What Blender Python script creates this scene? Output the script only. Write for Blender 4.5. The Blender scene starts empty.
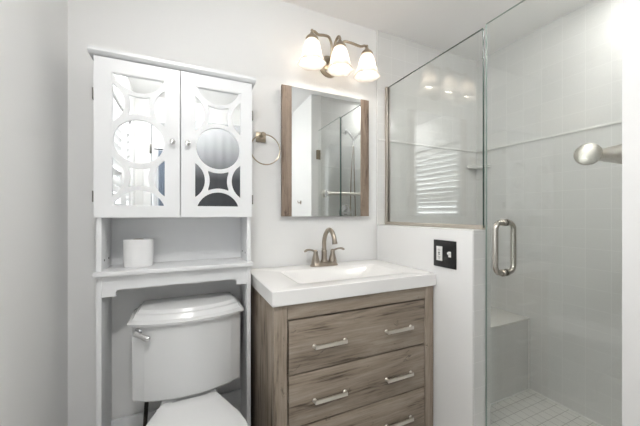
import bpy, bmesh, math, random
from mathutils import Vector, Matrix
random.seed(7)
S = bpy.context.scene
COL = S.collection
PI = math.pi

# ------------------------------------------------------------------ camera, world, lights, exposure
HC = 1.16
cam = bpy.data.cameras.new('camera'); cam_o = bpy.data.objects.new('camera', cam); COL.objects.link(cam_o)
cam.sensor_width = 36; cam.lens = 36*293/640; cam.clip_start = 0.02
cam.shift_y = 1/640
cam_o.location = (0, 0, HC); cam_o.rotation_euler = (PI/2, 0, -math.radians(24.74))
S.camera = cam_o

w = bpy.data.worlds.new('world'); S.world = w; w.use_nodes = True
bg = w.node_tree.nodes['Background']; bg.inputs[0].default_value = (0.90, 0.95, 1.0, 1); bg.inputs[1].default_value = 1.0

def area(name, loc, rot, sx, sy, power, col):
    l = bpy.data.lights.new(name, 'AREA'); l.shape = 'RECTANGLE'; l.size = sx; l.size_y = sy; l.energy = power; l.color = col
    o = bpy.data.objects.new(name, l); COL.objects.link(o); o.location = loc; o.rotation_euler = rot
    return o
# daylight falling through the window in the left wall
area('window_daylight', (-0.66, 0.28, 1.40), (0, -PI/2, 0), 1.3, 1.05, 9, (1.0, 0.99, 0.975))
CEIL_FILL = 22.0  # strength of the added bathroom fill lamp
BULB = 9.0
S.view_settings.view_transform = 'Standard'; S.view_settings.look = 'None'
S.view_settings.gamma = 1; S.view_settings.use_curve_mapping = False
S.view_settings.exposure = 1.60

# ------------------------------------------------------------------ materials
def srgb(r, g, b):
    f = lambda v: (v/255/12.92) if v/255 <= 0.04045 else ((v/255+0.055)/1.055)**2.4
    return (f(r), f(g), f(b), 1)
def pmat(name, col, rough=0.5, metal=0.0, spec=0.5, coat=0.0, noise=None, bump=None, **kw):
    m = bpy.data.materials.new(name); m.use_nodes = True
    nt = m.node_tree; b = nt.nodes['Principled BSDF']
    b.inputs['Base Color'].default_value = col; b.inputs['Roughness'].default_value = rough
    b.inputs['Metallic'].default_value = metal; b.inputs['Specular IOR Level'].default_value = spec
    b.inputs['Coat Weight'].default_value = coat
    for k, v in kw.items(): b.inputs[k.replace('_', ' ')].default_value = v
    if noise or bump:
        tc = nt.nodes.new('ShaderNodeTexCoord')
    if noise:
        sc, amt = noise
        n = nt.nodes.new('ShaderNodeTexNoise'); n.inputs['Scale'].default_value = sc; n.inputs['Detail'].default_value = 4
        nt.links.new(tc.outputs['Object'], n.inputs['Vector'])
        mx = nt.nodes.new('ShaderNodeMix'); mx.data_type = 'RGBA'
        mx.inputs[6].default_value = tuple(c*(1-amt) for c in col[:3])+(1,); mx.inputs[7].default_value = tuple(min(1, c*(1+amt)) for c in col[:3])+(1,)
        nt.links.new(n.outputs[0], mx.inputs[0]); nt.links.new(mx.outputs[2], b.inputs['Base Color'])
    if bump:
        sc, st, dist = bump
        n = nt.nodes.new('ShaderNodeTexNoise'); n.inputs['Scale'].default_value = sc; n.inputs['Detail'].default_value = 3
        nt.links.new(tc.outputs['Object'], n.inputs['Vector'])
        bp = nt.nodes.new('ShaderNodeBump'); bp.inputs['Strength'].default_value = st; bp.inputs['Distance'].default_value = dist
        nt.links.new(n.outputs[0], bp.inputs['Height']); nt.links.new(bp.outputs[0], b.inputs['Normal'])
    return m

def tile_mat(name, plane, col, grout, size, off=(0, 0), rough=0.12, mortar=0.012, bump=0.25, aspect=1.0, offset=0.0):
    m = bpy.data.materials.new(name); m.use_nodes = True
    nt = m.node_tree; N = nt.nodes; L = nt.links; b = N['Principled BSDF']
    g = N.new('ShaderNodeNewGeometry'); sp = N.new('ShaderNodeSeparateXYZ'); L.new(g.outputs['Position'], sp.inputs[0])
    cb = N.new('ShaderNodeCombineXYZ')
    ia, ib = {'x': (1, 2), 'y': (0, 2), 'z': (0, 1)}[plane]
    for k, (i, o) in enumerate(((ia, off[0]), (ib, off[1]))):
        mt = N.new('ShaderNodeMath'); mt.operation = 'ADD'; mt.inputs[1].default_value = o + 20*size
        L.new(sp.outputs[i], mt.inputs[0]); L.new(mt.outputs[0], cb.inputs[k])
    br = N.new('ShaderNodeTexBrick'); L.new(cb.outputs[0], br.inputs['Vector'])
    br.offset = offset; br.squash = 1.0
    br.inputs['Color1'].default_value = col; br.inputs['Color2'].default_value = tuple(c*0.965 for c in col[:3])+(1,)
    br.inputs['Mortar'].default_value = grout; br.inputs['Scale'].default_value = 1.0
    br.inputs['Mortar Size'].default_value = size*mortar; br.inputs['Mortar Smooth'].default_value = 0.4
    br.inputs['Bias'].default_value = 0.0
    br.inputs['Brick Width'].default_value = size*aspect; br.inputs['Row Height'].default_value = size
    L.new(br.outputs['Color'], b.inputs['Base Color'])
    b.inputs['Roughness'].default_value = rough
    inv = N.new('ShaderNodeMath'); inv.operation = 'SUBTRACT'; inv.inputs[0].default_value = 1
    L.new(br.outputs['Fac'], inv.inputs[1])
    n = N.new('ShaderNodeTexNoise'); n.inputs['Scale'].default_value = 9; n.inputs['Detail'].default_value = 1
    L.new(g.outputs['Position'], n.inputs['Vector'])
    ad = N.new('ShaderNodeMath'); ad.operation = 'ADD'; L.new(inv.outputs[0], ad.inputs[0]); L.new(n.outputs[0], ad.inputs[1])
    bp = N.new('ShaderNodeBump'); bp.inputs['Strength'].default_value = bump; bp.inputs['Distance'].default_value = 0.002
    L.new(ad.outputs[0], bp.inputs['Height']); L.new(bp.outputs[0], b.inputs['Normal'])
    return m

def wood_mat(name, axis, dark, mid, light, rough=0.5, scale=1.0):
    m = bpy.data.materials.new(name); m.use_nodes = True
    nt = m.node_tree; N = nt.nodes; L = nt.links; b = N['Principled BSDF']
    g = N.new('ShaderNodeNewGeometry')
    oi = N.new('ShaderNodeObjectInfo')
    va = N.new('ShaderNodeVectorMath'); va.operation = 'MULTIPLY_ADD'
    va.inputs[1].default_value = (1, 1, 1)
    cx = N.new('ShaderNodeCombineXYZ')
    mm = N.new('ShaderNodeMath'); mm.operation = 'MULTIPLY'; mm.inputs[1].default_value = 7.0
    L.new(oi.outputs['Random'], mm.inputs[0])
    for k in range(3): L.new(mm.outputs[0], cx.inputs[k])
    L.new(g.outputs['Position'], va.inputs[0]); L.new(cx.outputs[0], va.inputs[2])
    def mapped(al, ac):
        mp = N.new('ShaderNodeMapping'); s = [ac, ac, ac]; s['xyz'.index(axis)] = al
        mp.inputs['Scale'].default_value = s; L.new(va.outputs[0], mp.inputs[0]); return mp
    def noise(mp, sc, det, dist, rg=0.6):
        n = N.new('ShaderNodeTexNoise'); n.inputs['Scale'].default_value = sc; n.inputs['Detail'].default_value = det
        n.inputs['Distortion'].default_value = dist; n.inputs['Roughness'].default_value = rg
        L.new(mp.outputs[0], n.inputs['Vector']); return n
    a = noise(mapped(1.1*scale, 7*scale), 1.6, 5, 1.1)      # broad flowing figure
    f = noise(mapped(4*scale, 90*scale), 1.5, 3, 0.2, 0.7)   # fine pores
    k = noise(mapped(7*scale, 16*scale), 1.5, 4, 0.8, 0.75)         # knots
    mx = N.new('ShaderNodeMath'); mx.operation = 'MULTIPLY_ADD'; mx.inputs[1].default_value = 0.55
    L.new(f.outputs[0], mx.inputs[0])
    cal = N.new('ShaderNodeMath'); cal.operation = 'MULTIPLY_ADD'; cal.inputs[1].default_value = 0.95; cal.inputs[2].default_value = -0.07
    L.new(a.outputs[0], cal.inputs[0]); L.new(cal.outputs[0], mx.inputs[2])
    cr = N.new('ShaderNodeValToRGB'); e = cr.color_ramp.elements
    e[0].position = 0.47; e[0].color = dark; e[1].position = 0.90; e[1].color = light
    x = cr.color_ramp.elements.new(0.60); x.color = mid
    L.new(mx.outputs[0], cr.inputs[0])
    kr = N.new('ShaderNodeMapRange'); kr.inputs[1].default_value = 0.62; kr.inputs[2].default_value = 0.72
    kr.inputs[3].default_value = 0.0; kr.inputs[4].default_value = 0.75
    L.new(k.outputs[0], kr.inputs[0])
    mc = N.new('ShaderNodeMix'); mc.data_type = 'RGBA'; mc.inputs[7].default_value = tuple(c*0.55 for c in dark[:3])+(1,)
    L.new(kr.outputs[0], mc.inputs[0]); L.new(cr.outputs[0], mc.inputs[6]); L.new(mc.outputs[2], b.inputs['Base Color'])
    b.inputs['Roughness'].default_value = rough; b.inputs['Specular IOR Level'].default_value = 0.3
    bp = N.new('ShaderNodeBump'); bp.inputs['Strength'].default_value = 0.15; bp.inputs['Distance'].default_value = 0.001
    L.new(f.outputs[0], bp.inputs['Height']); L.new(bp.outputs[0], b.inputs['Normal'])
    return m

def glass_mat(name, tint, refl=1.0, ior=1.5):
    m = bpy.data.materials.new(name); m.use_nodes = True
    nt = m.node_tree; N = nt.nodes; L = nt.links
    for n in list(N):
        if n.type != 'OUTPUT_MATERIAL': N.remove(n)
    out = N['Material Output']
    t = N.new('ShaderNodeBsdfTransparent'); t.inputs[0].default_value = tint
    gl = N.new('ShaderNodeBsdfGlossy'); gl.inputs['Roughness'].default_value = 0.0; gl.inputs[0].default_value = (refl,)*3+(1,)
    fr = N.new('ShaderNodeFresnel'); ge = N.new('ShaderNodeNewGeometry'); mr = N.new('ShaderNodeMapRange')   # a thin pane: the same reflectance on both faces
    mr.inputs[3].default_value = ior; mr.inputs[4].default_value = 1/ior; L.new(ge.outputs['Backfacing'], mr.inputs[0]); L.new(mr.outputs[0], fr.inputs[0])
    mx = N.new('ShaderNodeMixShader'); L.new(fr.outputs[0], mx.inputs[0]); L.new(t.outputs[0], mx.inputs[1]); L.new(gl.outputs[0], mx.inputs[2])
    L.new(mx.outputs[0], out.inputs[0])
    return m

M = {}
M['wall'] = pmat('wall_paint', srgb(236, 236, 235), 0.55, spec=0.3, noise=(3, 0.01), bump=(120, 0.05, 0.001))
M['ceiling'] = pmat('ceiling_paint', srgb(244, 243, 242), 0.8, spec=0.2, noise=(2, 0.01))
M['trim'] = pmat('trim_paint', srgb(240, 240, 240), 0.3, noise=(4, 0.008))
M['cab'] = pmat('cabinet_paint', srgb(231, 232, 233), 0.28, noise=(5, 0.008))
M['cabdark'] = pmat('hinge_metal', srgb(120, 118, 114), 0.35, metal=0.9)
M['porcelain'] = pmat('porcelain', srgb(226, 227, 227), 0.22, coat=0.0, noise=(3, 0.006))
M['seat'] = pmat('seat_plastic', srgb(230, 231, 231), 0.22, noise=(3, 0.006))
M['counter'] = pmat('cultured_marble', srgb(240, 239, 237), 0.16, coat=0.2, noise=(4, 0.01))
M['chrome'] = pmat('chrome', srgb(225, 225, 225), 0.06, metal=1, noise=(9, 0.02))
M['nickel'] = pmat('brushed_nickel', srgb(162, 152, 140), 0.28, metal=1, noise=(30, 0.05))
M['handle'] = pmat('satin_nickel_handle', srgb(196, 191, 183), 0.24, metal=1, noise=(30, 0.04))
M['channel'] = pmat('brushed_channel', srgb(205, 197, 187), 0.42, metal=1, noise=(30, 0.04))
M['satin'] = pmat('satin_nickel_pull', srgb(230, 225, 217), 0.34, metal=1, noise=(30, 0.04))
M['champagne'] = pmat('champagne_nickel', srgb(172, 160, 142), 0.30, metal=1, noise=(30, 0.05))
M['mirror'] = pmat('mirror_silver', (0.90, 0.92, 0.92, 1), 0.0, metal=1)
M['mirror_grey'] = pmat('mirror_backing', srgb(90, 90, 88), 0.5, noise=(5, 0.02))
M['black'] = pmat('black_plastic', srgb(22, 22, 23), 0.35, noise=(8, 0.05))
M['hose'] = pmat('braided_hose', srgb(48, 44, 40), 0.45, metal=0.3, bump=(400, 0.5, 0.001))
M['devwhite'] = pmat('white_plastic', srgb(238, 238, 236), 0.35, noise=(8, 0.01))
M['paper'] = pmat('tissue_paper', srgb(240, 240, 240), 0.95, spec=0.1, bump=(160, 0.25, 0.001))
M['card'] = pmat('cardboard', srgb(168, 150, 128), 0.9, noise=(30, 0.06))
M['tileX'] = tile_mat('shower_tile_side', 'x', srgb(223, 223, 221), srgb(234, 234, 232), 0.1085, (0.015, 0.006))
M['tileY'] = tile_mat('shower_tile_back', 'y', srgb(223, 223, 221), srgb(234, 234, 232), 0.1085, (-1.098, 0.006))
M['tileZ'] = pmat('bench_top_slab', srgb(232, 231, 226), 0.2, noise=(6, 0.01))
M['shfloor'] = tile_mat('shower_floor_tile', 'z', srgb(224, 223, 218), srgb(178, 176, 171), 0.056, (0.0, 0.024), rough=0.35, mortar=0.04)
M['floor'] = tile_mat('floor_tile', 'z', srgb(212, 209, 204), srgb(176, 173, 168), 0.305, (0.05, 0.1), rough=0.35, mortar=0.012, aspect=2.0, offset=0.5)
M['liner'] = pmat('tile_liner', srgb(232, 232, 229), 0.15, noise=(5, 0.01))
M['caulk'] = pmat('caulk', srgb(238, 238, 235), 0.5, noise=(9, 0.01))
WD = (srgb(84, 73, 62), srgb(140, 127, 113), srgb(172, 160, 146))
M['woodH'] = wood_mat('weathered_oak_x', 'x', *WD)
M['woodV'] = wood_mat('weathered_oak_z', 'z', *WD)
M['woodM'] = wood_mat('mirror_oak_z', 'z', srgb(88, 74, 63), srgb(132, 115, 101), srgb(160, 144, 130), scale=1.6)
M['gap'] = pmat('cabinet_inside', srgb(44, 38, 33), 0.8, noise=(9, 0.05))
M['glass'] = glass_mat('shower_glass', (0.975, 0.985, 0.978, 1))
M['glassedge'] = pmat('glass_edge', srgb(60, 82, 74), 0.1, noise=(20, 0.1))
M['dooredge'] = pmat('door_glass_edge', srgb(150, 168, 160), 0.1, noise=(20, 0.1))
M['winglass'] = glass_mat('window_glass', (0.97, 0.98, 0.98, 1))
M['doorpaint'] = pmat('door_paint', srgb(228, 229, 230), 0.35, noise=(4, 0.01))
M['towel'] = pmat('blue_grey_terry', srgb(128, 138, 152), 0.95, spec=0.1, bump=(300, 0.6, 0.002), noise=(40, 0.12))
# grey curtain, colour running from near white at the top to charcoal below
def curtain_ramp():
    m = bpy.data.materials.new('graded_curtain'); m.use_nodes = True; nt = m.node_tree; N = nt.nodes; L = nt.links; b = N['Principled BSDF']
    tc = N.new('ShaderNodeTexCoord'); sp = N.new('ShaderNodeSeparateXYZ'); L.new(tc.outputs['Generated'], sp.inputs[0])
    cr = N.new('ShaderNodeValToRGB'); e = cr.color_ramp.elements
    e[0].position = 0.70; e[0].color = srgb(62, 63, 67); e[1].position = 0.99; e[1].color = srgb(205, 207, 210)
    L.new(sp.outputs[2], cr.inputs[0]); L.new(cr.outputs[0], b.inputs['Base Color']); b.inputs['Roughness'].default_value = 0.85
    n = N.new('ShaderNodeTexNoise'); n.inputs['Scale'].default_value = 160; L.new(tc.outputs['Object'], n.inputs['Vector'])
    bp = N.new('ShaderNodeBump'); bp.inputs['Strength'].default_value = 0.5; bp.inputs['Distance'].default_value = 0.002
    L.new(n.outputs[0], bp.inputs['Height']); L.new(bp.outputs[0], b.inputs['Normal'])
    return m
M['curtain_ramp'] = curtain_ramp()
def emis(name, col, st):
    m = bpy.data.materials.new(name); m.use_nodes = True; b = m.node_tree.nodes['Principled BSDF']
    b.inputs['Base Color'].default_value = col; b.inputs['Emission Color'].default_value = col; b.inputs['Emission Strength'].default_value = st
    return m
M['bulb'] = emis('bulb_glow', (1.0, 0.93, 0.85, 1), BULB)
M['dome'] = emis('ceiling_fill_glow', (1.0, 0.985, 0.965, 1), CEIL_FILL)
M['hall_dome'] = emis('hall_fill_glow', (1.0, 0.97, 0.93, 1), 6.0)
M['lens'] = emis('shower_fill_glow', (1.0, 0.98, 0.955, 1), 56.0)  # glow of the light added to brighten the shower
def shade_mat():
    m = bpy.data.materials.new('alabaster_glass_shade'); m.use_nodes = True; nt = m.node_tree; N = nt.nodes; L = nt.links
    for n in list(N):
        if n.type != 'OUTPUT_MATERIAL': N.remove(n)
    out = N['Material Output']
    tl = N.new('ShaderNodeBsdfTranslucent'); tl.inputs[0].default_value = (0.66, 0.63, 0.595, 1)
    tr = N.new('ShaderNodeBsdfTransparent'); tr.inputs[0].default_value = (1.0, 0.97, 0.92, 1)
    df = N.new('ShaderNodeBsdfDiffuse'); df.inputs[0].default_value = (0.92, 0.88, 0.83, 1)
    tc = N.new('ShaderNodeTexCoord'); n = N.new('ShaderNodeTexNoise'); n.inputs['Scale'].default_value = 22; n.inputs['Detail'].default_value = 4; n.inputs['Distortion'].default_value = 1.5
    L.new(tc.outputs['Object'], n.inputs['Vector'])
    mr = N.new('ShaderNodeMapRange'); mr.inputs[1].default_value = 0.3; mr.inputs[2].default_value = 0.7; mr.inputs[3].default_value = 0.02; mr.inputs[4].default_value = 0.07
    L.new(n.outputs[0], mr.inputs[0])
    m1 = N.new('ShaderNodeMixShader'); m1.inputs[0].default_value = 0.35; L.new(tl.outputs[0], m1.inputs[1]); L.new(df.outputs[0], m1.inputs[2])
    m2 = N.new('ShaderNodeMixShader'); L.new(mr.outputs[0], m2.inputs[0]); L.new(m1.outputs[0], m2.inputs[1]); L.new(tr.outputs[0], m2.inputs[2])
    L.new(m2.outputs[0], out.inputs[0])
    return m
M['shade'] = shade_mat()

# ------------------------------------------------------------------ helpers
ORG = {}
class MB:
    def __init__(s): s.bm = bmesh.new()
    def box(s, x0, x1, y0, y1, z0, z1, bev=0.0, seg=2):
        r = bmesh.ops.create_cube(s.bm, size=1)
        vs = r['verts']
        for v in vs:
            v.co = Vector(((x0+x1)/2+v.co.x*(x1-x0), (y0+y1)/2+v.co.y*(y1-y0), (z0+z1)/2+v.co.z*(z1-z0)))
        if bev > 0:
            es = list({e for v in vs for e in v.link_edges})
            bmesh.ops.bevel(s.bm, geom=es, offset=bev, segments=seg, profile=0.5, affect='EDGES')
        return s
    def loft(s, rings, cap0=True, cap1=True, closed=True):
        R = [[s.bm.verts.new(p) for p in r] for r in rings]
        n = len(R[0])
        for a, b in zip(R, R[1:]):
            for i in range(n if closed else n-1):
                j = (i+1) % n
                try: s.bm.faces.new((a[i], a[j], b[j], b[i]))
                except ValueError: pass
        if cap0: s.bm.faces.new(list(reversed(R[0])))
        if cap1: s.bm.faces.new(R[-1])
        return s
    def tube(s, pts, r, seg=12, caps=True, closed=False):
        pts = [Vector(p) for p in pts]; n = len(pts)
        rs = r if isinstance(r, (list, tuple)) else [r]*n
        rings = []; prev = None
        for i, p in enumerate(pts):
            if closed: t = (pts[(i+1) % n]-pts[i-1]).normalized()
            else: t = (pts[min(i+1, n-1)]-pts[max(i-1, 0)]).normalized()
            if prev is None:
                a = Vector((0, 0, 1)) if abs(t.z) < 0.9 else Vector((1, 0, 0))
                u = t.cross(a).normalized()
            else: u = (prev-t*prev.dot(t)).normalized()
            prev = u; v = t.cross(u)
            rings.append([p+(u*math.cos(q)+v*math.sin(q))*rs[i] for q in [2*PI*k/seg for k in range(seg)]])
        if closed: rings.append(rings[0]); 
        s.loft(rings, caps and not closed, caps and not closed)
        if closed: bmesh.ops.remove_doubles(s.bm, verts=s.bm.verts, dist=1e-6)
        return s
    def lathe(s, prof, o, axis=(0, 0, 1), seg=24, caps=True, scallop=None):
        o = Vector(o); ax = Vector(axis).normalized()
        a = Vector((0, 0, 1)) if abs(ax.z) < 0.9 else Vector((1, 0, 0))
        u = ax.cross(a).normalized(); v = ax.cross(u)
        rings = []
        for i, (r, h) in enumerate(prof):
            k = scallop[i] if scallop else 0
            rings.append([o+ax*h+(u*math.cos(q)+v*math.sin(q))*(max(r, 1e-4)*(1+k*math.cos(6*q))) for q in [2*PI*j/seg for j in range(seg)]])
        s.loft(rings, caps, caps); return s
    def sphere(s, c, r, sx=1, sy=1, sz=1, seg=16):
        q = bmesh.ops.create_uvsphere(s.bm, u_segments=seg, v_segments=seg//2+2, radius=r)
        for v in q['verts']: v.co = Vector((v.co.x*sx, v.co.y*sy, v.co.z*sz))+Vector(c)
        return s
    def prism(s, poly, plane, a, b):
        def P(u, v, w): return {'xz': (u, w, v), 'xy': (u, v, w), 'yz': (w, u, v)}[plane]
        s.loft([[P(u, v, a) for u, v in poly], [P(u, v, b) for u, v in poly]]); return s
    def xform(s, mat):
        bmesh.ops.transform(s.bm, matrix=mat, verts=s.bm.verts); return s
    def build(s, name, mat, parent=None, sub=0, smooth=35, label=None, origin=None):
        bmesh.ops.recalc_face_normals(s.bm, faces=s.bm.faces)
        if parent is not None: org = ORG[parent.name]
        else:
            xs = [v.co for v in s.bm.verts]
            org = origin or Vector(((min(c.x for c in xs)+max(c.x for c in xs))/2, (min(c.y for c in xs)+max(c.y for c in xs))/2, min(c.z for c in xs)))
        org = Vector(org)
        for v in s.bm.verts: v.co -= org
        me = bpy.data.meshes.new(name); s.bm.to_mesh(me); s.bm.free()
        me.materials.append(mat)
        for p in me.polygons: p.use_smooth = True
        me.set_sharp_from_angle(angle=math.radians(smooth))
        o = bpy.data.objects.new(name, me); COL.objects.link(o)
        ORG[o.name] = org
        if parent is not None: o.parent = parent
        else: o.location = org
        if sub:
            md = o.modifiers.new('subsurf', 'SUBSURF'); md.levels = sub; md.render_levels = sub
        if label: o['label'] = label
        return o
def tag(o, label=None, cat=None, group=None, kind=None):
    for k, v in (('label', label), ('category', cat), ('group', group), ('kind', kind)):
        if v: o[k] = v
    return o
def thing(name, label, cat, loc, group=None):
    o = bpy.data.objects.new(name, None); COL.objects.link(o); o.location = loc; o.empty_display_size = 0.05
    ORG[o.name] = Vector(loc); return tag(o, label, cat, group)
def struct(name, mb, mat, parent=None, **k):
    o = mb.build(name, mat, parent, **k)
    if parent is None: o['kind'] = 'structure'
    return o
def plate_with_holes(name, outer, holes, y0, y1, mat, parent):
    """flat board in the xz plane between y0 and y1 with polygon holes"""
    cu = bpy.data.curves.new(name, 'CURVE'); cu.dimensions = '2D'; cu.fill_mode = 'BOTH'; cu.extrude = abs(y1-y0)/2
    for poly in [outer]+holes:
        sp = cu.splines.new('POLY'); sp.points.add(len(poly)-1); sp.use_cyclic_u = True
        for p, q in zip(sp.points, poly): p.co = (q[0], q[1], 0, 1)
    t = bpy.data.objects.new('tmp', cu); COL.objects.link(t)
    bpy.context.view_layer.update()
    dg = bpy.context.evaluated_depsgraph_get()
    me = bpy.data.meshes.new_from_object(t.evaluated_get(dg)); bpy.data.objects.remove(t); bpy.data.curves.remove(cu)
    mb = MB(); mb.bm.from_mesh(me); bpy.data.meshes.remove(me)
    ym = (y0+y1)/2
    for v in mb.bm.verts: v.co = Vector((v.co.x, ym-v.co.z, v.co.y))
    bmesh.ops.remove_doubles(mb.bm, verts=mb.bm.verts, dist=1e-5)
    return mb.build(name, mat, parent)
def bez(p0, p1, p2, p3, n=12):
    p0, p1, p2, p3 = map(Vector, (p0, p1, p2, p3))
    return [p0*(1-t)**3+p1*3*t*(1-t)**2+p2*3*t*t*(1-t)+p3*t**3 for t in [i/n for i in range(n+1)]]
def spline(pts, n=8):
    pts = [Vector(p) for p in pts]; out = []
    P = [pts[0]*2-pts[1]]+pts+[pts[-1]*2-pts[-2]]
    for i in range(1, len(P)-2):
        a, b, c, d = P[i-1:i+3]
        for k in range(n):
            t = k/n
            out.append(0.5*((2*b)+(c-a)*t+(2*a-5*b+4*c-d)*t*t+(3*b-a-3*c+d)*t**3))
    out.append(pts[-1]); return out

# ------------------------------------------------------------------ the room
XL, YB, YK, ZC = -0.437, 1.525, -0.62, 2.312
XP0, XP1, XR = 1.092, 1.200, 2.0
YE = 0.385   # shower end wall face
YP = 0.842   # pony wall end
struct('floor', MB().box(XL-0.3, XP1, -1.7, YB+0.12, -0.08, 0), M['floor'])
struct('ceiling', MB().box(XL-0.12, XR+0.12, -1.7, YB+0.12, ZC, ZC+0.08), M['ceiling'])
struct('wall_back', MB().box(XL-0.12, XR+0.12, YB, YB+0.12, 0, ZC), M['wall'])
# left wall with a window opening
WY0, WY1, WZ0, WZ1 = -0.34, 0.71, 0.80, 1.96
struct('wall_left', MB().box(XL-0.12, XL, WY1, YB, 0, ZC).box(XL-0.12, XL, YK-0.1, WY0, 0, ZC).box(XL-0.12, XL, WY0, WY1, 0, WZ0).box(XL-0.12, XL, WY0, WY1, WZ1, ZC), M['wall'])
# right wall: stub that closes the shower on the near side
struct('wall_right', MB().box(XP0, XP1, YK-0.1, YE, 0, ZC, 0.002), M['wall'])
# wall behind the camera with a doorway
DX0, DX1, DZ = -0.30, 0.62, 2.06
struct('wall_front', MB().box(XL-0.12, DX0, YK-0.11, YK, 0, ZC).box(DX1, XP0, YK-0.11, YK, 0, ZC).box(DX0, DX1, YK-0.11, YK, DZ, ZC), M['wall'])
d = struct('door_1', MB().box(DX0-0.065, DX0, YK, YK+0.018, 0, DZ+0.065, 0.004).box(DX1, DX1+0.065, YK, YK+0.018, 0, DZ+0.065, 0.004)
       .box(DX0, DX1, YK, YK+0.018, DZ, DZ+0.065, 0.004), M['trim'])
for z in (1.75, 0.3):
    MB().box(DX0-0.012, DX0+0.006, YK+0.018, YK+0.024, z, z+0.09, 0.001).build('hinge', M['cabdark'], d)
struct('wall_hall', MB().box(-1.3, 1.6, -1.80, -1.7, 0, ZC), M['wall'])
# shower shell
struct('wall_shower_side', MB().box(XR, XR+0.1, YE-0.1, YB, 0, ZC), M['tileX'])
struct('wall_shower_end', MB().box(XP1-0.004, XR, YE-0.10, YE, 0, ZC), M['tileY'])
struct('trim_1', MB().box(XP0+0.006, XR, YB-0.008, YB, 0, ZC), M['tileY'])       # tiled facing of the back wall
struct('wall_pony', MB().box(XP0, XP1-0.006, YP+0.006, YB-0.009, 0, 1.088, 0.0015), M['wall'])
struct('trim_2', MB().box(XP0+0.002, XP1, YP, YP+0.006, 0, 1.088), M['tileY'])     # tiled end
struct('trim_3', MB().box(XP1-0.006, XP1, YP+0.006, YB-0.009, 0, 1.088), M['tileX'])
struct('trim_4', MB().box(XP0+0.001, XP1, YP, YB-0.009, 1.088, 1.094, 0.001), M['liner'])
struct('floor_shower', MB().box(XP1, XR, YE, YB-0.008, -0.02, 0.039), M['shfloor'])
struct('trim_5', MB().box(XP0, XP1, YE, YP, 0, 0.115, 0.004), M['liner'])
for nm, b in (('trim_6', (XP0+0.008, XR-0.004, YB-0.013, YB-0.008, 1.620, 1.633)), ('trim_7', (XR-0.005, XR, YE, YB-0.008, 1.620, 1.633)), ('trim_8', (XP1, XR-0.005, YE, YE+0.005, 1.62, 1.633))):
    struct(nm, MB().box(*b, 0.0015), M['liner'])
struct('trim_9', MB().box(XP0-0.001, XP0+0.006, YB-0.009, YB-0.0005, 1.094, ZC, 0.002), M['caulk'])
struct('trim_10', MB().box(XP1, XR, YK-1.2, YK-1.1, 0, ZC), M['wall'])
struct('baseboard_left', MB().box(XL, XL+0.012, YK, YB, 0, 0.09, 0.003), M['trim'])
struct('baseboard_back', MB().box(XL+0.012, XP0, YB-0.012, YB, 0, 0.09, 0.003), M['trim'])

# window with louvred shutters in the left wall (seen in the mirrors)
wn = struct('window_1', MB().box(XL, XL+0.018, WY0-0.06, WY0, WZ0-0.06, WZ1+0.06, 0.004).box(XL, XL+0.018, WY1, WY1+0.06, WZ0-0.06, WZ1+0.06, 0.004)
       .box(XL, XL+0.018, WY0, WY1, WZ1, WZ1+0.06, 0.004).box(XL, XL+0.018, WY0, WY1, WZ0-0.06, WZ0, 0.004)
       .box(XL-0.11, XL-0.09, WY0, WY1, WZ0, WZ0+0.03).box(XL-0.11, XL-0.09, WY0, WY1, WZ1-0.03, WZ1)
       .box(XL-0.11, XL-0.09, WY0, WY0+0.03, WZ0, WZ1).box(XL-0.11, XL-0.09, WY1-0.03, WY1, WZ0, WZ1), M['trim'])
MB().box(XL-0.103, XL-0.098, WY0+0.03, WY1-0.03, WZ0+0.03, WZ1-0.03).build('pane', M['winglass'], wn)
MB().box(XL-0.085, XL, -0.155, 0.0, WZ0, WZ1, 0.003).build('mullion', M['trim'], wn)
for y0, y1 in ((WY0+0.004, -0.159), (0.004, WY1-0.004)):
    for z0, z1 in ((WZ0+0.004, 1.36), (1.364, WZ1-0.004)):
        xs0, xs1 = XL-0.026, XL-0.002
        sh = MB().box(xs0, xs1, y0, y0+0.045, z0, z1, 0.003).box(xs0, xs1, y1-0.045, y1, z0, z1, 0.003).box(xs0, xs1, y0+0.045, y1-0.045, z0, z0+0.05, 0.003).box(xs0, xs1, y0+0.045, y1-0.045, z1-0.05, z1, 0.003).build('shutter', M['trim'], wn)
        mb = MB(); n = int((z1-z0-0.10)/0.058)
        for i in range(n):
            z = z0+0.05+(i+0.5)*(z1-z0-0.10)/n
            q = MB(); q.box(-0.031, 0.031, y0+0.047, y1-0.047, -0.004, 0.004, 0.003)
            q.xform(Matrix.Translation((XL-0.014, 0, z)) @ Matrix.Rotation(math.radians(-46), 4, 'Y'))
            me = bpy.data.meshes.new('t'); q.bm.to_mesh(me); q.bm.free(); mb.bm.from_mesh(me); bpy.data.meshes.remove(me)
        mb.build('louvers', M['trim'], sh)

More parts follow.
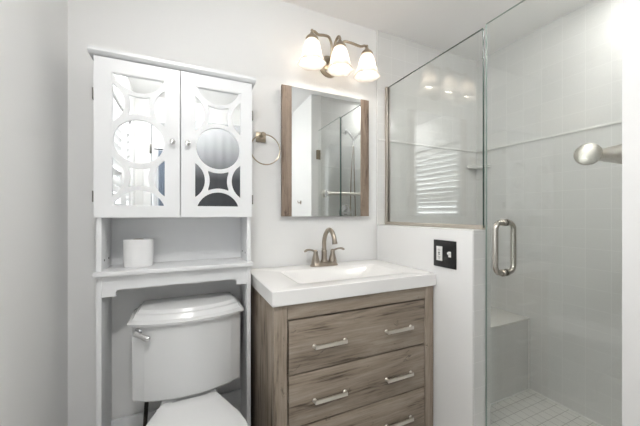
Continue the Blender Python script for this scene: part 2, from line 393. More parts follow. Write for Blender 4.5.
# ------------------------------------------------------------------ over-toilet cabinet
def rect(x0, x1, z0, z1): return [(x0, z0), (x1, z0), (x1, z1), (x0, z1)]
CX0, CX1, CB = -0.302, 0.272, 1.512
T = thing('storage_cabinet', 'tall white over-toilet cabinet with mirrored fretwork doors and open shelf', 'cabinet', (-0.015, 1.42, 0))
for x0, x1 in ((CX0, CX0+0.017), (CX1-0.017, CX1)):
    p = MB().box(x0, x1, 1.343, CB, 0, 1.748, 0.0012).build('side_panel', M['cab'], T)
xi0, xi1 = CX0+0.017, CX1-0.017
MB().box(xi0, xi1, 1.345, CB, 1.150, 1.166).build('cabinet_floor', M['cab'], T)
MB().box(xi0, xi1, CB-0.005, CB-0.001, 0.943, 1.748).build('back_panel', M['cab'], T)
MB().box(CX0-0.006, CX1+0.006, 1.322, CB, 0.926, 0.943, 0.002).build('shelf', M['cab'], T)
ap = [(xi0, 0.926), (xi0, 0.845), (-0.240, 0.845), (-0.240, 0.862), (-0.234, 0.870), (0.202, 0.870), (0.208, 0.862), (0.208, 0.845), (xi1, 0.845), (xi1, 0.926)]
MB().prism(ap, 'xz', 1.345, 1.360).build('apron', M['cab'], T)
MB().box(xi0, xi1, CB-0.016, CB, 0.215, 0.280, 0.001).build('back_rail', M['cab'], T)
MB().prism([(1.308, 1.769), (1.308, 1.758), (1.313, 1.753), (1.319, 1.7495), (1.324, 1.7485), (CB, 1.7485), (CB, 1.769)], 'yz', CX0-0.018, CX1+0.016).build('crown_top', M['cab'], T)
def disc(cx, cz, r, n=48): return [(cx+r*math.cos(2*PI*i/n), cz+r*math.sin(2*PI*i/n)) for i in range(n)]
def clip(poly, ax, lim, sgn):
    out = []
    for i in range(len(poly)):
        p, q = poly[i-1], poly[i]
        ip, iq = sgn*(lim-p[ax]) >= 0, sgn*(lim-q[ax]) >= 0
        if ip != iq:
            t = (lim-p[ax])/(q[ax]-p[ax]); out.append((p[0]+(q[0]-p[0])*t, p[1]+(q[1]-p[1])*t))
        if iq: out.append(q)
    return out
def star_square(cx, cz, gx, gz, R, w):
    # region around (cx,cz) outside four discs (radius R+w) centred at +-gx, +-gz
    pts = []
    for i in range(64):
        a = 2*PI*i/64; dx, dz = math.cos(a), math.sin(a); t = 0.08
        for ox, oz in ((gx, 0), (-gx, 0), (0, gz), (0, -gz)):
            b = dx*ox+dz*oz; c = ox*ox+oz*oz-(R+w)**2; D = b*b-c
            if D > 0 and b > 0: t = min(t, b-math.sqrt(D))
        pts.append((cx+dx*t, cz+dz*t))
    return pts
def cab_door(x0, x1, ox0, ox1, knob_x, hinge_x):
    z0, z1, oz0, oz1 = 1.1465, 1.7445, 1.190, 1.693
    D = plate_with_holes('door', rect(x0, x1, z0, z1), [rect(ox0, ox1, oz0, oz1)], 1.325, 1.342, M['cab'], T)
    cx, cz, a, H = (ox0+ox1)/2, (oz0+oz1)/2, (ox1-ox0)/2, (oz1-oz0)/2
    R = 0.089; g = 0.0175
    holes = [disc(cx, cz, min(R, a-0.003))]
    for s in (-1, 1):
        zc = cz+s*0.1390
        h = disc(cx, cz+s*0.2775, R); h = clip(h, 1, cz+s*(H-0.003), s); holes.append(h)
        for t in (-1, 1):
            h = disc(cx+t*(a+0.048), zc, R-0.002); h = clip(h, 0, cx+t*(a-0.001), t); holes.append(h)
        holes.append(star_square(cx, zc, a+0.048, 0.1387, R-0.001, g))
    plate_with_holes('fretwork', rect(ox0-0.006, ox1+0.006, oz0-0.006, oz1+0.006), holes, 1.3285, 1.334, M['cab'], D)
    MB().box(ox0-0.008, ox1+0.008, 1.3345, 1.3375, oz0-0.008, oz1+0.008).build('mirror_glass', M['mirror'], D)
    MB().lathe([(0.0065, 0), (0.0045, 0.004), (0.004, 0.011), (0.009, 0.014), (0.0115, 0.019), (0.0105, 0.024), (0.005, 0.0275), (0, 0.028)], (knob_x, 1.325, 1.448), (0, -1, 0), 20).build('knob', M['chrome'], D)
    s = 1 if hinge_x > 0 else -1
    for z in (1.605, 1.225):
        MB().box(hinge_x-0.0028, hinge_x+0.0028, 1.326, 1.348, z-0.021, z+0.021, 0.001).build('hinge', M['cabdark'], D)
cab_door(-0.305, -0.0185, -0.249, -0.073, -0.0455, -0.3075)
cab_door(-0.0155, 0.2735, 0.038, 0.225, 0.0095, 0.2765)
for x, s in ((xi0, 1), (xi1, -1)):
    for y in (1.385, 1.455):
        MB().lathe([(0.004, 0), (0.004, 0.0015), (0, 0.002)], (x, y, 0.980), (s, 0, 0), 12).build('screw_cap', M['cabdark'], T)

# toilet roll standing on the shelf
T = thing('toilet_roll', 'white toilet paper roll standing on the shelf of the tall cabinet', 'toilet paper', (-0.176, 1.432, 0.9435))
mb = MB(); c = (-0.176, 1.432, 0.9435)
mb.lathe([(0.021, 0), (0.0525, 0), (0.054, 0.002), (0.054, 0.110), (0.0525, 0.112), (0.021, 0.112), (0.021, 0)], c, seg=40, caps=False)
mb.build('paper', M['paper'], T)
MB().lathe([(0.0195, 0.001), (0.0208, 0.001), (0.0208, 0.1115), (0.0195, 0.1115), (0.0195, 0.001)], c, seg=32, caps=False).build('core', M['card'], T)

# ------------------------------------------------------------------ toilet
TX = 0.018
T = thing('toilet', 'white porcelain toilet with closed lid under the tall cabinet', 'toilet', (TX, 1.25, 0))
def tank_ring(z, hw, yf, yb, bow=0.031, ch=0.042, cy=0.024):
    pts = [(-hw+0.012, yb), (-hw, yb-0.012), (-hw, yf+bow+cy), (-hw+ch, yf+bow)]
    n = 14; w = hw-ch
    for i in range(1, n):
        x = -w+2*w*i/n; pts.append((x, yf+bow*(abs(x)/w)**2))
    pts += [(hw-ch, yf+bow), (hw, yf+bow+cy), (hw, yb-0.012), (hw-0.012, yb)]
    return [(TX+x, y, z) for x, y in pts]
tk = MB().loft([tank_ring(0.424, 0.170, 1.315, 1.49), tank_ring(0.426, 0.190, 1.295, 1.50), tank_ring(0.431, 0.201, 1.284, 1.503), tank_ring(0.437, 0.203, 1.282, 1.505), tank_ring(0.60, 0.204, 1.280, 1.508), tank_ring(0.729, 0.205, 1.277, 1.510)]).build('tank', M['porcelain'], T, smooth=9)
MB().loft([tank_ring(0.7295, 0.208, 1.270, 1.510), tank_ring(0.731, 0.216, 1.262, 1.511), tank_ring(0.741, 0.219, 1.259, 1.511), tank_ring(0.746, 0.214, 1.265, 1.511), tank_ring(0.749, 0.205, 1.275, 1.510),
           tank_ring(0.757, 0.199, 1.281, 1.508), tank_ring(0.765, 0.196, 1.286, 1.502), tank_ring(0.768, 0.188, 1.296, 1.498), tank_ring(0.779, 0.182, 1.304, 1.494), tank_ring(0.782, 0.170, 1.316, 1.486)]).build('tank_lid', M['porcelain'], T, smooth=28)
h = MB().lathe([(0.016, 0), (0.016, 0.004), (0.011, 0.008), (0.009, 0.016), (0, 0.017)], (TX-0.181, 1.3200, 0.705), (-0.5, -0.87, 0), 18).build('flush_handle', M['chrome'], T)
MB().tube(spline([(TX-0.190, 1.303, 0.707), (TX-0.176, 1.293, 0.702), (TX-0.158, 1.284, 0.693), (TX-0.140, 1.278, 0.683)], 5), [0.011, 0.0115, 0.011, 0.0105, 0.010, 0.0095, 0.0092, 0.0092, 0.0095, 0.010, 0.0105, 0.011, 0.0118, 0.012, 0.011, 0.008], 10).build('lever', M['chrome'], h)
# bowl
def egg(z, yb, yf, hw, n=40, flat=1.0, bw=None):
    out = []; cy = (yb+yf)/2+0.03
    for i in range(n):
        a = 2*PI*i/n; c_, s_ = math.cos(a), math.sin(a)
        if s_ >= 0:
            y = cy+(yb-cy)*abs(s_)**0.7; x = hw*(1 if c_ > 0 else -1)*abs(c_)**0.75
            if bw is not None:
                f = abs(s_)**1.3; x = x*(1-f)+(1 if c_ > 0 else -1)*min(abs(x)*1.0+0.0, bw)*f if abs(c_) > 1e-6 else 0
        else: y = cy+(yf-cy)*abs(s_); x = hw*c_
        out.append((TX+x, y, z))
    return out
MB().loft([egg(0.0, 1.28, 0.93, 0.105), egg(0.03, 1.28, 0.93, 0.105), egg(0.12, 1.27, 0.93, 0.098), egg(0.22, 1.27, 0.88, 0.125), egg(0.31, 1.27, 0.81, 0.168), egg(0.37, 1.27, 0.785, 0.184), egg(0.392, 1.27, 0.783, 0.185)]).build('bowl', M['porcelain'], T, smooth=50)
MB().loft([[(TX-0.11, 1.20, 0.30), (TX+0.11, 1.20, 0.30), (TX+0.10, 1.49, 0.33), (TX-0.10, 1.49, 0.33)], [(TX-0.112, 1.20, 0.385), (TX+0.112, 1.20, 0.385), (TX+0.112, 1.49, 0.385), (TX-0.112, 1.49, 0.385)],
           [(TX-0.108, 1.205, 0.3975), (TX+0.108, 1.205, 0.3975), (TX+0.108, 1.488, 0.3975), (TX-0.108, 1.488, 0.3975)], [(TX-0.105, 1.292, 0.400), (TX+0.105, 1.292, 0.400), (TX+0.105, 1.485, 0.400), (TX-0.105, 1.485, 0.400)],
           [(TX-0.100, 1.305, 0.4235), (TX+0.100, 1.305, 0.4235), (TX+0.100, 1.485, 0.4235), (TX-0.100, 1.485, 0.4235)]]).build('tank_deck', M['porcelain'], T)
def lid_outline(z, yb, yf, hb, hw, inset=0):
    P = [(-hb, yb), (-hb-0.012, yb-0.03), (-hw*0.86, yb-0.14), (-hw, yb-0.24), (-hw*0.93, yf+0.11), (-hw*0.62, yf+0.028), (0, yf), (hw*0.62, yf+0.028), (hw*0.93, yf+0.11), (hw, yb-0.24), (hw*0.86, yb-0.14), (hb+0.012, yb-0.03), (hb, yb)]
    q = spline([(x, y, 0) for x, y in P], 5)
    cy = (yb+yf)/2
    return [(TX+p.x*(1-inset/hw), cy+(p.y-cy)*(1-inset/((yb-yf)/2)), z) for p in q]
MB().loft([lid_outline(0.398, 1.235, 0.775, 0.105, 0.188, 0.004), lid_outline(0.402, 1.235, 0.775, 0.105, 0.188), lid_outline(0.414, 1.235, 0.775, 0.105, 0.188), lid_outline(0.417, 1.235, 0.775, 0.105, 0.188, 0.004)]).build('seat', M['seat'], T)
MB().loft([lid_outline(0.4175, 1.265, 0.785, 0.100, 0.178, 0.003), lid_outline(0.421, 1.268, 0.783, 0.102, 0.180), lid_outline(0.430, 1.268, 0.783, 0.102, 0.180), lid_outline(0.434, 1.265, 0.785, 0.100, 0.178, 0.006), lid_outline(0.437, 1.255, 0.80, 0.090, 0.165, 0.03)]).build('lid', M['seat'], T)
for x in (-0.08, 0.08):
    MB().box(TX+x-0.018, TX+x+0.018, 1.262, 1.290, 0.398, 0.424, 0.006).build('lid_hinge', M['seat'], T)
MB().tube(spline([(-0.140, 1.385, 0.425), (-0.146, 1.385, 0.33), (-0.152, 1.40, 0.24), (-0.150, 1.45, 0.16), (-0.155, 1.48, 0.13)], 6), 0.008, 10).build('supply_hose', M['hose'], T)
MB().tube([(-0.155, 1.47, 0.13), (-0.155, 1.511, 0.13)], [0.013, 0.009], 12).tube([(-0.172, 1.485, 0.13), (-0.138, 1.485, 0.13)], 0.006, 8).build('shutoff_valve', M['chrome'], T)

# ------------------------------------------------------------------ vanity
VX0, VX1, VF = 0.297, 1.083, 1.050
T = thing('vanity_cabinet', 'weathered grey oak vanity cabinet with three drawers of silver pulls', 'cabinet', (0.69, 1.28, 0))
MB().box(VX0, VX0+0.018, VF+0.018, 1.515, 0.0, 0.8195, 0.001).build('side_panel', M['woodV'], T)
MB().box(VX1-0.018, VX1, VF+0.018, 1.515, 0.0, 0.8195, 0.001).build('side_panel', M['woodV'], T)
MB().box(VX0, 0.349, VF, VF+0.02, 0.0, 0.8195, 0.001).build('stile', M['woodV'], T)
MB().box(1.033, VX1, VF, VF+0.02, 0.0, 0.8195, 0.001).build('stile', M['woodV'], T)
MB().box(0.3515, 1.0315, VF+0.001, VF+0.02, 0.761, 0.8195, 0.001).build('top_rail', M['woodH'], T)
MB().box(0.3505, 1.0315, VF+0.001, VF+0.02, 0.07, 0.135, 0.001).build('bottom_rail', M['woodH'], T)
MB().box(VX0+0.018, VX1-0.018, VF+0.030, 1.515, 0.08, 0.765).build('carcass', M['gap'], T)
for i, (z0, z1, hz) in enumerate(((0.5505, 0.754, 0.643), (0.3475, 0.5445, 0.431), (0.142, 0.3415, 0.226))):
    D = MB().box(0.3555, 1.0285, VF+0.001, VF+0.026, z0, z1, 0.0015).build('drawer', M['woodH'], T)
    for hx in (0.528, 0.874):
        L_ = 0.068
        mb = MB().box(hx-L_-0.004, hx+L_+0.004, VF-0.020, VF-0.012, hz-0.0075, hz+0.0075, 0.002)
        for s in (-1, 1):
            mb.lathe([(0.0085, 0), (0.0085, 0.003), (0.0062, 0.006), (0.0062, 0.014)], (hx+s*L_, VF+0.0012, hz), (0, -1, 0), 14)
        mb.build('pull', M['satin'], D)

# counter with integral rectangular basin
T = thing('countertop', 'glossy white vanity countertop with shallow rectangular sink basin', 'countertop', (0.69, 1.28, 0.82))
def rrect(x0, x1, y0, y1, r, z, n=6):
    out = []
    for cx, cy, a0 in ((x1-r, y1-r, 0), (x0+r, y1-r, PI/2), (x0+r, y0+r, PI), (x1-r, y0+r, 1.5*PI)):
        for i in range(n+1):
            a = a0+PI/2*i/n; out.append((cx+r*math.cos(a), cy+r*math.sin(a), z))
    return out
K0, K1, F0, F1 = 0.287, 1.088, 1.036, 1.516
Z0, Z1 = 0.820, 0.877
B0, B1, G0, G1 = 0.425, 0.965, 1.118, 1.392
rings = [rrect(K0+0.05, K1-0.05, F0+0.04, F1-0.03, 0.01, Z0), rrect(K0+0.002, K1-0.002, F0+0.002, F1-0.001, 0.004, Z0), rrect(K0, K1, F0, F1, 0.004, Z0+0.003), rrect(K0, K1, F0, F1, 0.004, Z1-0.003), rrect(K0+0.003, K1-0.001, F0+0.003, F1, 0.004, Z1),
         rrect(B0-0.008, B1+0.008, G0-0.008, G1+0.008, 0.030, Z1), rrect(B0-0.002, B1+0.002, G0-0.002, G1+0.002, 0.028, Z1-0.002), rrect(B0+0.006, B1-0.006, G0+0.005, G1-0.005, 0.026, Z1-0.010),
         rrect(B0+0.075, B1-0.075, G0+0.03, G1-0.03, 0.03, Z1-0.056), rrect(B0+0.115, B1-0.115, G0+0.055, G1-0.055, 0.035, Z1-0.067), rrect(0.665, 0.725, 1.23, 1.29, 0.029, Z1-0.072)]
MB().loft(rings, cap0=False, cap1=True).build('slab', M['counter'], T, smooth=30)
MB().lathe([(0.022, 0), (0.022, 0.002), (0.014, 0.003), (0.012, 0.002), (0, 0.002)], (0.695, 1.26, Z1-0.072), seg=20).build('drain', M['nickel'], T)

# faucet
T = thing('faucet', 'brushed nickel two-handle faucet with high arched spout on the countertop', 'faucet', (0.697, 1.455, Z1))
fx, fy, fz = 0.697, 1.457, Z1+0.0003
def stad(hw, hd, z, n=10):
    return [(fx+s*(hw-hd)+hd*math.cos(a), fy+hd*math.sin(a), z) for s, a0 in ((1, -PI/2), (-1, PI/2)) for a in [a0+PI*i/n for i in range(n+1)]]
MB().loft([stad(0.083, 0.031, fz), stad(0.083, 0.031, fz+0.004), stad(0.077, 0.027, fz+0.010), stad(0.074, 0.025, fz+0.018), stad(0.066, 0.020, fz+0.021)]).build('base', M['nickel'], T)
MB().lathe([(0.021, 0.019), (0.020, 0.026), (0.0155, 0.034), (0.0145, 0.075), (0.0165, 0.079), (0.0125, 0.085), (0.0118, 0.105)], (fx, fy, fz), seg=20).tube(
    spline([(fx, fy, fz+0.10), (fx, fy-0.001, fz+0.135), (fx+0.002, fy-0.014, fz+0.172), (fx+0.005, fy-0.044, fz+0.198), (fx+0.008, fy-0.076, fz+0.190), (fx+0.010, fy-0.098, fz+0.158), (fx+0.011, fy-0.106, fz+0.126)], 7), [0.0118]*30+[0.0118]*7+[0.0125]*3+[0.0140]*3, 16).build('spout', M['nickel'], T)
MB().tube([(fx, fy+0.021, fz+0.018), (fx, fy+0.021, fz+0.085)], 0.003, 8).sphere((fx, fy+0.021, fz+0.088), 0.006).build('lift_rod', M['nickel'], T)
for s in (-1, 1):
    hx = fx+s*0.052
    H_ = MB().lathe([(0.024, 0.018), (0.0225, 0.026), (0.0165, 0.050), (0.0125, 0.068), (0.0125, 0.072), (0.0125, 0.078), (0.010, 0.084), (0.004, 0.088), (0, 0.088)], (hx, fy, fz), seg=20).build('handle', M['nickel'], T)
    pts = spline([(hx, fy, fz+0.078), (hx+s*0.025, fy-0.003, fz+0.088), (hx+s*0.050, fy-0.006, fz+0.090), (hx+s*0.070, fy-0.010, fz+0.082)], 4)
    MB().tube(pts, [0.0065, 0.006, 0.0055, 0.005, 0.0048, 0.0048, 0.005, 0.0055, 0.006, 0.0065, 0.0068, 0.006, 0.003], 12).build('lever', M['nickel'], H_)

# ------------------------------------------------------------------ wall mirror (hangs a touch out of true)
T = thing('wall_mirror', 'rectangular wall mirror with weathered wood side strips above the sink', 'mirror', (0.743, 1.50, 1.148))
Rm = Matrix.Translation((0.466, 1.512, 0)) @ Matrix.Rotation(math.radians(-0.3), 4, 'Z') @ Matrix.Translation((-0.466, -1.512, 0))
mx0, mx1, mz0, mz1 = 0.464, 1.011, 1.147, 1.846
MB().box(mx0+0.002, mx1-0.002, 1.5, 1.511, mz0+0.002, mz1-0.002).xform(Rm).build('backing', M['mirror_grey'], T)
MB().box(mx0+0.0565, mx1-0.0565, 1.493, 1.4995, mz0, mz1).xform(Rm).build('mirror_glass', M['mirror'], T)
for a, b in ((mx0, mx0+0.056), (mx1-0.056, mx1)):
    MB().box(a, b, 1.489, 1.4998, mz0, mz1, 0.0015).xform(Rm).build('frame_strip', M['woodM'], T)

# ------------------------------------------------------------------ vanity light
T = thing('vanity_light', 'three-lamp nickel wall sconce with frosted bell shades above mirror', 'lamp', (0.755, 1.52, 1.93))
bx, bz = 0.757, 2.012
def oval(hw, hh, y, n=32): return [(bx+hw*math.cos(2*PI*i/n), y, bz+hh*math.sin(2*PI*i/n)) for i in range(n)]
MB().loft([oval(0.062, 0.062, 1.524), oval(0.062, 0.062, 1.516), oval(0.055, 0.055, 1.511), oval(0.050, 0.050, 1.510), oval(0.042, 0.042, 1.500), oval(0.020, 0.020, 1.494)]).build('backplate', M['champagne'], T)
MB().lathe([(0.017, 0), (0.019, 0.012), (0.015, 0.03), (0.019, 0.040), (0.014, 0.052), (0.006, 0.058), (0, 0.062)], (bx, 1.497, bz), (0, -1, 0), 20).build('hub', M['champagne'], T)
YS = 1.39
for i, lx in enumerate((0.595, 0.759, 0.932)):
    tz = 2.094
    if i == 1: pts = [(bx, 1.462, bz), (bx, 1.46, 2.05), (bx, 1.445, 2.105), (lx, 1.415, 2.126), (lx, 1.395, 2.118), (lx, YS, tz)]
    else:
        s = -1 if i == 0 else 1
        pts = [(bx+s*0.006, 1.468, bz-0.004), (bx+s*0.018, 1.455, 2.030), (bx+s*0.022, 1.440, 2.085), (bx+s*0.045, 1.425, 2.118), (bx+s*0.080, 1.408, 2.112), (lx-s*0.040, 1.398, 2.100), (lx-s*0.015, 1.392, 2.106), (lx, YS, 2.102)]
    A = MB().tube(spline(pts, 7), 0.0070, 12).build('arm', M['champagne'], T)
    MB().lathe([(0, 0.020), (0.006, 0.018), (0.008, 0.012), (0.006, 0.006), (0.010, 0.0), (0.013, -0.008), (0.027, -0.020), (0.033, -0.029), (0.033, -0.035), (0.027, -0.035), (0, -0.030)], (lx, YS, tz), seg=24).build('socket_cup', M['champagne'], A)
    prof = [(0.026, -0.033), (0.034, -0.042), (0.040, -0.058), (0.045, -0.080), (0.050, -0.105), (0.057, -0.128), (0.065, -0.147), (0.072, -0.160)]
    sc = [0, 0, 0, 0, 0.01, 0.02, 0.035, 0.05]
    prof2 = prof+[(r-0.003, h_) for r, h_ in reversed(prof)]
    MB().lathe(prof2, (lx, YS, tz), seg=48, caps=False, scallop=sc+sc[::-1]).build('shade', M['shade'], T)
    MB().lathe([(0.014, -0.0355), (0.014, -0.066), (0.011, -0.070)], (lx, YS, tz), seg=20).build('socket', M['devwhite'], A)
    MB().lathe([(0.012, -0.0705), (0.016, -0.079), (0.025, -0.092), (0.0285, -0.106), (0.0265, -0.120), (0.018, -0.132), (0.006, -0.1375), (0, -0.138)], (lx, YS, tz), seg=24).build('bulb', M['bulb'], T)

# towel ring
T = thing('towel_ring', 'champagne metal towel ring on wall beside the tall cabinet', 'towel ring', (0.366, 1.524, 1.52))
MB().box(0.334, 0.386, 1.514, 1.5248, 1.535, 1.587, 0.003).box(0.341, 0.379, 1.509, 1.515, 1.542, 1.580, 0.003).build('wall_plate', M['champagne'], T)
MB().lathe([(0.009, 0), (0.009, 0.030), (0.012, 0.034), (0.012, 0.046), (0.009, 0.050), (0, 0.050)], (0.360, 1.512, 1.564), (0, -1, 0), 16).build('post', M['champagne'], T)
rc = (0.372, 1.470, 1.488)
MB().tube([(rc[0]+0.076*math.cos(2*PI*i/48), rc[1], rc[2]+0.076*math.sin(2*PI*i/48)) for i in range(48)], 0.0032, 8, closed=True).build('ring', M['champagne'], T)

# outlet and switch plate on the pony wall
XW = XP0
T = thing('outlet_switch_plate', 'square black wall plate with white outlet and toggle switch', 'outlet', (XW-0.003, 0.988, 0.912))
MB().box(XW-0.006, XW-0.0003, 0.924, 1.052, 0.913, 1.038, 0.002).build('plate', M['black'], T)
O = MB().box(XW-0.0085, XW-0.006, 0.998, 1.032, 0.942, 1.009, 0.0008).build('outlet_face', M['devwhite'], T)
for zc in (0.992, 0.959):
    for y in (1.020, 1.011): MB().box(XW-0.0090, XW-0.0084, y-0.0009, y+0.0009, zc-0.003, zc+0.005).build('slot', M['black'], O)
    MB().lathe([(0.0022, 0), (0.0022, 0.0006)], (XW-0.0084, 1.0155, zc-0.0065), (-1, 0, 0), 10).build('slot', M['black'], O)
MB().box(XW-0.0095, XW-0.0084, 1.011, 1.020, 0.977, 0.981).box(XW-0.0095, XW-0.0084, 1.011, 1.020, 0.970, 0.974).build('button', M['black'], O)
MB().box(XW-0.0080, XW-0.006, 0.949, 0.964, 0.964, 0.990, 0.001).box(XW-0.020, XW-0.008, 0.952, 0.961, 0.977, 0.987, 0.002).build('toggle', M['devwhite'], T)
for y in (0.956, 1.015):
    for z in (0.927, 1.024): MB().lathe([(0.003, 0), (0.003, 0.001), (0, 0.0014)], (XW-0.006, y, z), (-1, 0, 0), 10).build('screw', M['black'], T)

# ------------------------------------------------------------------ shower
GX = 1.165
T = thing('shower_glass_panel', 'fixed clear glass panel standing on the low white wall', 'glass panel', (GX, 1.18, 1.094))
MB().box(GX-0.0045, GX+0.0045, YP+0.008, YB-0.012, 1.101, 1.958).build('glass', M['glass'], T)
MB().box(GX-0.0046, GX+0.0046, YP+0.0065, YP+0.008, 1.101, 1.958).box(GX-0.0046, GX+0.0046, YP+0.008, YB-0.012, 1.958, 1.9585).build('polished_edge', M['glassedge'], T)
MB().box(GX-0.013, GX-0.0055, YB-0.030, YB-0.0085, 1.0945, 1.962, 0.001).box(GX+0.0055, GX+0.013, YB-0.030, YB-0.0085, 1.0945, 1.962, 0.001).build('wall_channel', M['channel'], T)
MB().box(GX-0.013, GX-0.0055, YP+0.004, YB-0.030, 1.0945, 1.112, 0.001).box(GX+0.0055, GX+0.013, YP+0.004, YB-0.030, 1.0945, 1.112, 0.001).box(GX-0.0055, GX+0.0055, YP+0.004, YB-0.030, 1.0945, 1.100).build('sill_channel', M['channel'], T)
T = thing('shower_door', 'frameless clear glass shower door with nickel pull handle', 'shower door', (GX, 0.61, 0.13))
MB().box(GX-0.0045, GX+0.0045, YE+0.010, YP-0.006, 0.13, 1.968).build('glass', M['glass'], T)
MB().box(GX-0.0040, GX+0.0040, YP-0.006, YP-0.0050, 0.13, 1.968).box(GX-0.0040, GX+0.0040, YE+0.010, YP-0.006, 1.968, 1.9685).build('polished_edge', M['dooredge'], T)
for z in (1.735, 0.40):
    MB().box(GX-0.016, GX-0.005, YE+0.0072, YE+0.017, z-0.045, z+0.045, 0.002).box(GX+0.005, GX+0.016, YE+0.0072, YE+0.017, z-0.045, z+0.045, 0.002).box(GX-0.022, GX+0.022, YE+0.0003, YE+0.007, z-0.045, z+0.045, 0.001).build('hinge', M['champagne'], T)
HY_, hz0, hz1 = 0.758, 0.925, 1.126
for s in (-1, 1):
    x0, x1 = GX+s*0.0048, GX+s*0.056
    r = 0.030; pts = [(x0, HY_, hz0)]
    for a in [i/8*PI/2 for i in range(9)]: pts.append((x1-s*r+s*r*math.sin(a), HY_, hz0+r-r*math.cos(a)))
    for a in [i/8*PI/2 for i in range(9)]: pts.append((x1-s*r+s*r*math.cos(a), HY_, hz1-r+r*math.sin(a)))
    pts.append((x0, HY_, hz1))
    H_ = MB().tube(pts, 0.0105, 16).build('pull_handle', M['handle'], T)
    for z in (hz0, hz1):
        MB().lathe([(0.0145, 0), (0.0145, 0.004), (0.0125, 0.0045), (0.0125, 0.0065), (0.0145, 0.007), (0.0145, 0.011), (0.0105, 0.012)], (x0, HY_, z), (s, 0, 0), 20).build('washer', M['handle'], H_)

# bench
T = thing('shower_bench', 'pale tiled shower bench built along the back of the shower', 'bench', (1.6, 1.33, 0.039))
MB().box(XP1+0.001, XR-0.001, 1.146, YB-0.009, 0.040, 0.484).build('base', M['tileY'], T)
MB().box(XP1+0.001, XR-0.001, 1.140, YB-0.009, 0.4845, 0.497, 0.002).build('seat', M['tileZ'], T)
MB().box(XR-0.009, XR-0.001, 1.139, 1.1455, 0.040, 0.484, 0.002).build('caulk_line', M['caulk'], T)
struct('trim_11', MB().box(XR-0.007, XR, YE, 1.138, 0.039, 0.047, 0.002).box(XP1, XR-0.007, 1.137, 1.1455, 0.0392, 0.046, 0.002), M['caulk'])

# corner shelf
T = thing('corner_shelf', 'small white corner shelf on the shower tile wall', 'shelf', (XR-0.05, 1.47, 1.49))
sx, sy = XR-0.001, YB-0.0145
n = 10
arc = [(sx-0.110, sy)]+[(sx-0.110+0.11*(i/n)*0.92+0.02*math.sin(PI*i/n)*-0.0, sy-0.110*(i/n)) for i in range(1, n)]+[(sx, sy-0.110)]
poly = arc+[(sx, sy)]
MB().prism(poly, 'xy', 1.498, 1.512).build('tray', M['liner'], T)
MB().tube([(p[0], p[1], 1.514) for p in arc], 0.006, 10).build('lip', M['liner'], T)

# grab bar on the near end wall of the shower
T = thing('grab_bar', 'satin nickel grab bar with domed round end inside shower', 'grab bar', (1.3, YE, 1.355))
gy, gz = 0.503, 1.355
MB().tube([(1.205, gy, gz), (1.75, gy, gz)], 0.0155, 20).build('bar', M['satin'], T)
MB().lathe([(0.016, -0.008), (0.028, -0.004), (0.034, 0.000), (0.036, 0.004), (0.034, 0.008), (0.024, 0.0115), (0.010, 0.0135), (0, 0.014)], (1.196, gy, gz), (-1, -0.35, 0), 32).build('end_cap', M['handle'], T)
for x in (1.232, 1.70):
    MB().lathe([(0.038, 0.0006), (0.038, 0.006), (0.030, 0.012), (0.022, 0.05), (0.0155, gy-YE)], (x, YE, gz), (0, 1, 0), 24).build('post', M['satin'], T)
# hand shower with hose and mixer valve on the same wall (seen in the mirror)
T = thing('hand_shower', 'chrome hand shower with hanging hose above its round mixer valve, reflected in mirror', 'hand shower', (1.45, YE, 1.25))
hx = 1.53
MB().lathe([(0.028, 0.0006), (0.028, 0.006), (0.011, 0.012), (0.011, 0.04)], (hx-0.07, YE, 1.99), (0, 1, 0), 20).tube(spline([(hx-0.07, YE+0.035, 1.99), (hx-0.04, YE+0.05, 1.96), (hx, YE+0.055, 1.91)], 4), 0.013, 12).build('bracket', M['chrome'], T)
MB().tube(spline([(hx-0.010, YE+0.060, 1.84), (hx, YE+0.060, 1.90), (hx+0.045, YE+0.065, 1.955), (hx+0.085, YE+0.07, 2.00)], 4), [0.010, 0.010, 0.011, 0.012, 0.013, 0.013, 0.013, 0.013, 0.013, 0.014, 0.016, 0.018, 0.02], 14).lathe([(0.018, -0.01), (0.036, 0.0), (0.040, 0.008), (0.038, 0.012), (0, 0.012)], (hx+0.09, YE+0.075, 2.005), (0.55, 0.35, 0.2), 24).build('spray_head', M['chrome'], T)
MB().tube(spline([(hx-0.010, YE+0.060, 1.84), (hx-0.025, YE+0.055, 1.6), (hx-0.03, YE+0.045, 1.3), (hx-0.02, YE+0.04, 1.02), (hx+0.015, YE+0.04, 0.98), (hx+0.03, YE+0.04, 1.1), (hx+0.015, YE+0.045, 1.5), (hx+0.002, YE+0.05, 1.88)], 6), 0.006, 8).build('hose', M['nickel'], T)
MB().lathe([(0.080, 0.0006), (0.080, 0.004), (0.070, 0.010), (0.035, 0.014), (0.030, 0.05), (0.026, 0.058), (0, 0.06)], (1.47, YE, 1.175), (0, 1, 0), 32).build('escutcheon', M['chrome'], T)
MB().tube([(1.47, YE+0.045, 1.175), (1.41, YE+0.055, 1.168), (1.38, YE+0.06, 1.160)], [0.010, 0.008, 0.009], 12).build('lever', M['chrome'], T)

# small hook on the wall right of the camera (seen in the mirror)
T = thing('robe_hook', 'small nickel hook on white wall, reflected at left in mirror', 'hook', (XP0, 0.10, 1.26))
MB().box(XP0-0.006, XP0-0.0003, 0.088, 0.112, 1.262, 1.300, 0.002).build('plate', M['nickel'], T)
MB().tube(spline([(XP0-0.005, 0.10, 1.285), (XP0-0.025, 0.10, 1.276), (XP0-0.034, 0.10, 1.290)], 5), 0.004, 10).sphere((XP0-0.035, 0.10, 1.293), 0.006).build('prong', M['nickel'], T)

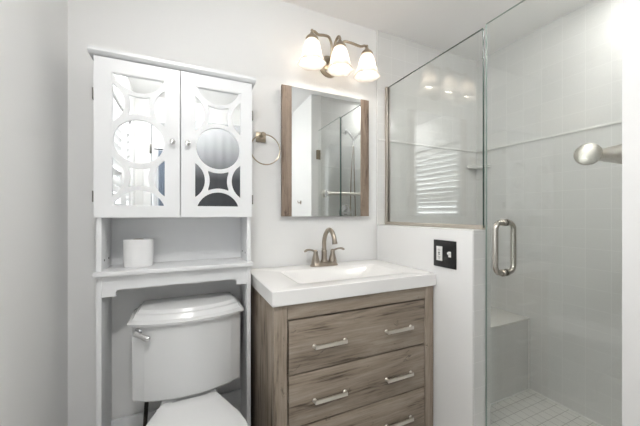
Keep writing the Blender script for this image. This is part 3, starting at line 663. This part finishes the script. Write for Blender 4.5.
# ------------------------------------------------------------------ things behind the camera, seen only in the mirrored doors, plus added fill lamps
def cloth(x0, x1, z0, z1, y, amp, waves, thick=0.006):
    nx, nz = 60, 12
    f, b = [], []
    for j in range(nz+1):
        z = z0+(z1-z0)*j/nz; A = amp*(0.5+0.5*(1-j/nz))
        row = [(x0+(x1-x0)*i/nx, y+A*math.sin(2*PI*waves*i/nx+0.4*math.sin(j*0.7)), z) for i in range(nx+1)]
        f.append([*row, *[(p[0], p[1]-thick, p[2]) for p in reversed(row)]])
    return MB().loft(f)
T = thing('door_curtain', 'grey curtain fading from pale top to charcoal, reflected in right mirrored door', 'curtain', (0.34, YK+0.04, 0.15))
cloth(0.06, 0.60, 0.15, 2.10, YK+0.075, 0.004, 6).build('fabric', M['curtain_ramp'], T, smooth=180)
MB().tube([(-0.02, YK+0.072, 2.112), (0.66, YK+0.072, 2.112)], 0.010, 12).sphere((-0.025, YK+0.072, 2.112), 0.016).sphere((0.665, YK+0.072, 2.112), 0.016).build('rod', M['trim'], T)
for x in (0.0, 0.65):
    MB().tube([(x, YK+0.018, 2.112), (x, YK+0.07, 2.112)], 0.007, 10).build('rod_bracket', M['nickel'], T)
# open door leaf in the hall
T = thing('room_door', 'white panel door standing ajar behind, reflected in left mirrored door', 'door', (-0.2, -0.9, 0.01))
leaf = MB().box(-0.285, -0.248, YK-0.72, YK-0.02, 0.012, 2.04, 0.002).build('leaf', M['doorpaint'], T)
MB().lathe([(0.026, 0), (0.026, 0.006), (0.012, 0.012), (0.011, 0.03), (0.024, 0.04), (0.028, 0.052), (0.020, 0.062), (0, 0.064)], (-0.248, YK-0.65, 0.95), (1, 0, 0), 20).build('knob', M['nickel'], leaf)
T = thing('hanging_towel', 'blue grey towel hanging in the doorway, reflected in left mirrored door', 'towel', (-0.17, YK+0.03, 1.0))
cloth(-0.235, -0.125, 0.95, 1.78, YK+0.045, 0.014, 2.5, 0.010).build('terry', M['towel'], T, smooth=180)
MB().tube([(-0.27, YK+0.042, 1.79), (-0.06, YK+0.042, 1.79)], 0.006, 10).build('hanger_bar', M['black'], T)
# unseen domed fill lamps, added in the bathroom and in the hall
for lc, lab in (((-0.06, 0.12, ZC), 'round domed fill lamp added out of view above the bathroom floor'), ((0.30, -1.20, ZC), 'round domed fill lamp added out of view in the hall')):
  T = thing('ceiling_fill_lamp', lab, 'lamp', (lc[0], lc[1], ZC-0.09), 'added ceiling fill lamps')
  MB().lathe([(0.155, 0), (0.155, -0.018), (0.148, -0.022), (0, -0.022)], lc, seg=40).build('base_ring', M['champagne'], T)
  MB().lathe([(0.142, -0.0225), (0.138, -0.040), (0.115, -0.062), (0.070, -0.078), (0, -0.084)], lc, seg=40).build('glass_dome', M['dome'] if lc[1] > 0 else M['hall_dome'], T)
# fill light added over the shower, unseen beyond the top edge of the picture
T = thing('shower_fill_light', 'small round fill light added out of view in the shower ceiling', 'lamp', (1.76, 0.51, ZC-0.006))
MB().lathe([(0.062, -0.0004), (0.062, -0.004), (0.056, -0.006), (0.050, -0.004), (0.050, -0.0004)], (1.76, 0.51, ZC), seg=32, caps=False).build('trim_ring', M['trim'], T)
MB().lathe([(0.049, -0.0006), (0.049, -0.0025), (0, -0.0025)], (1.76, 0.51, ZC), seg=32).build('lens', M['lens'], T)
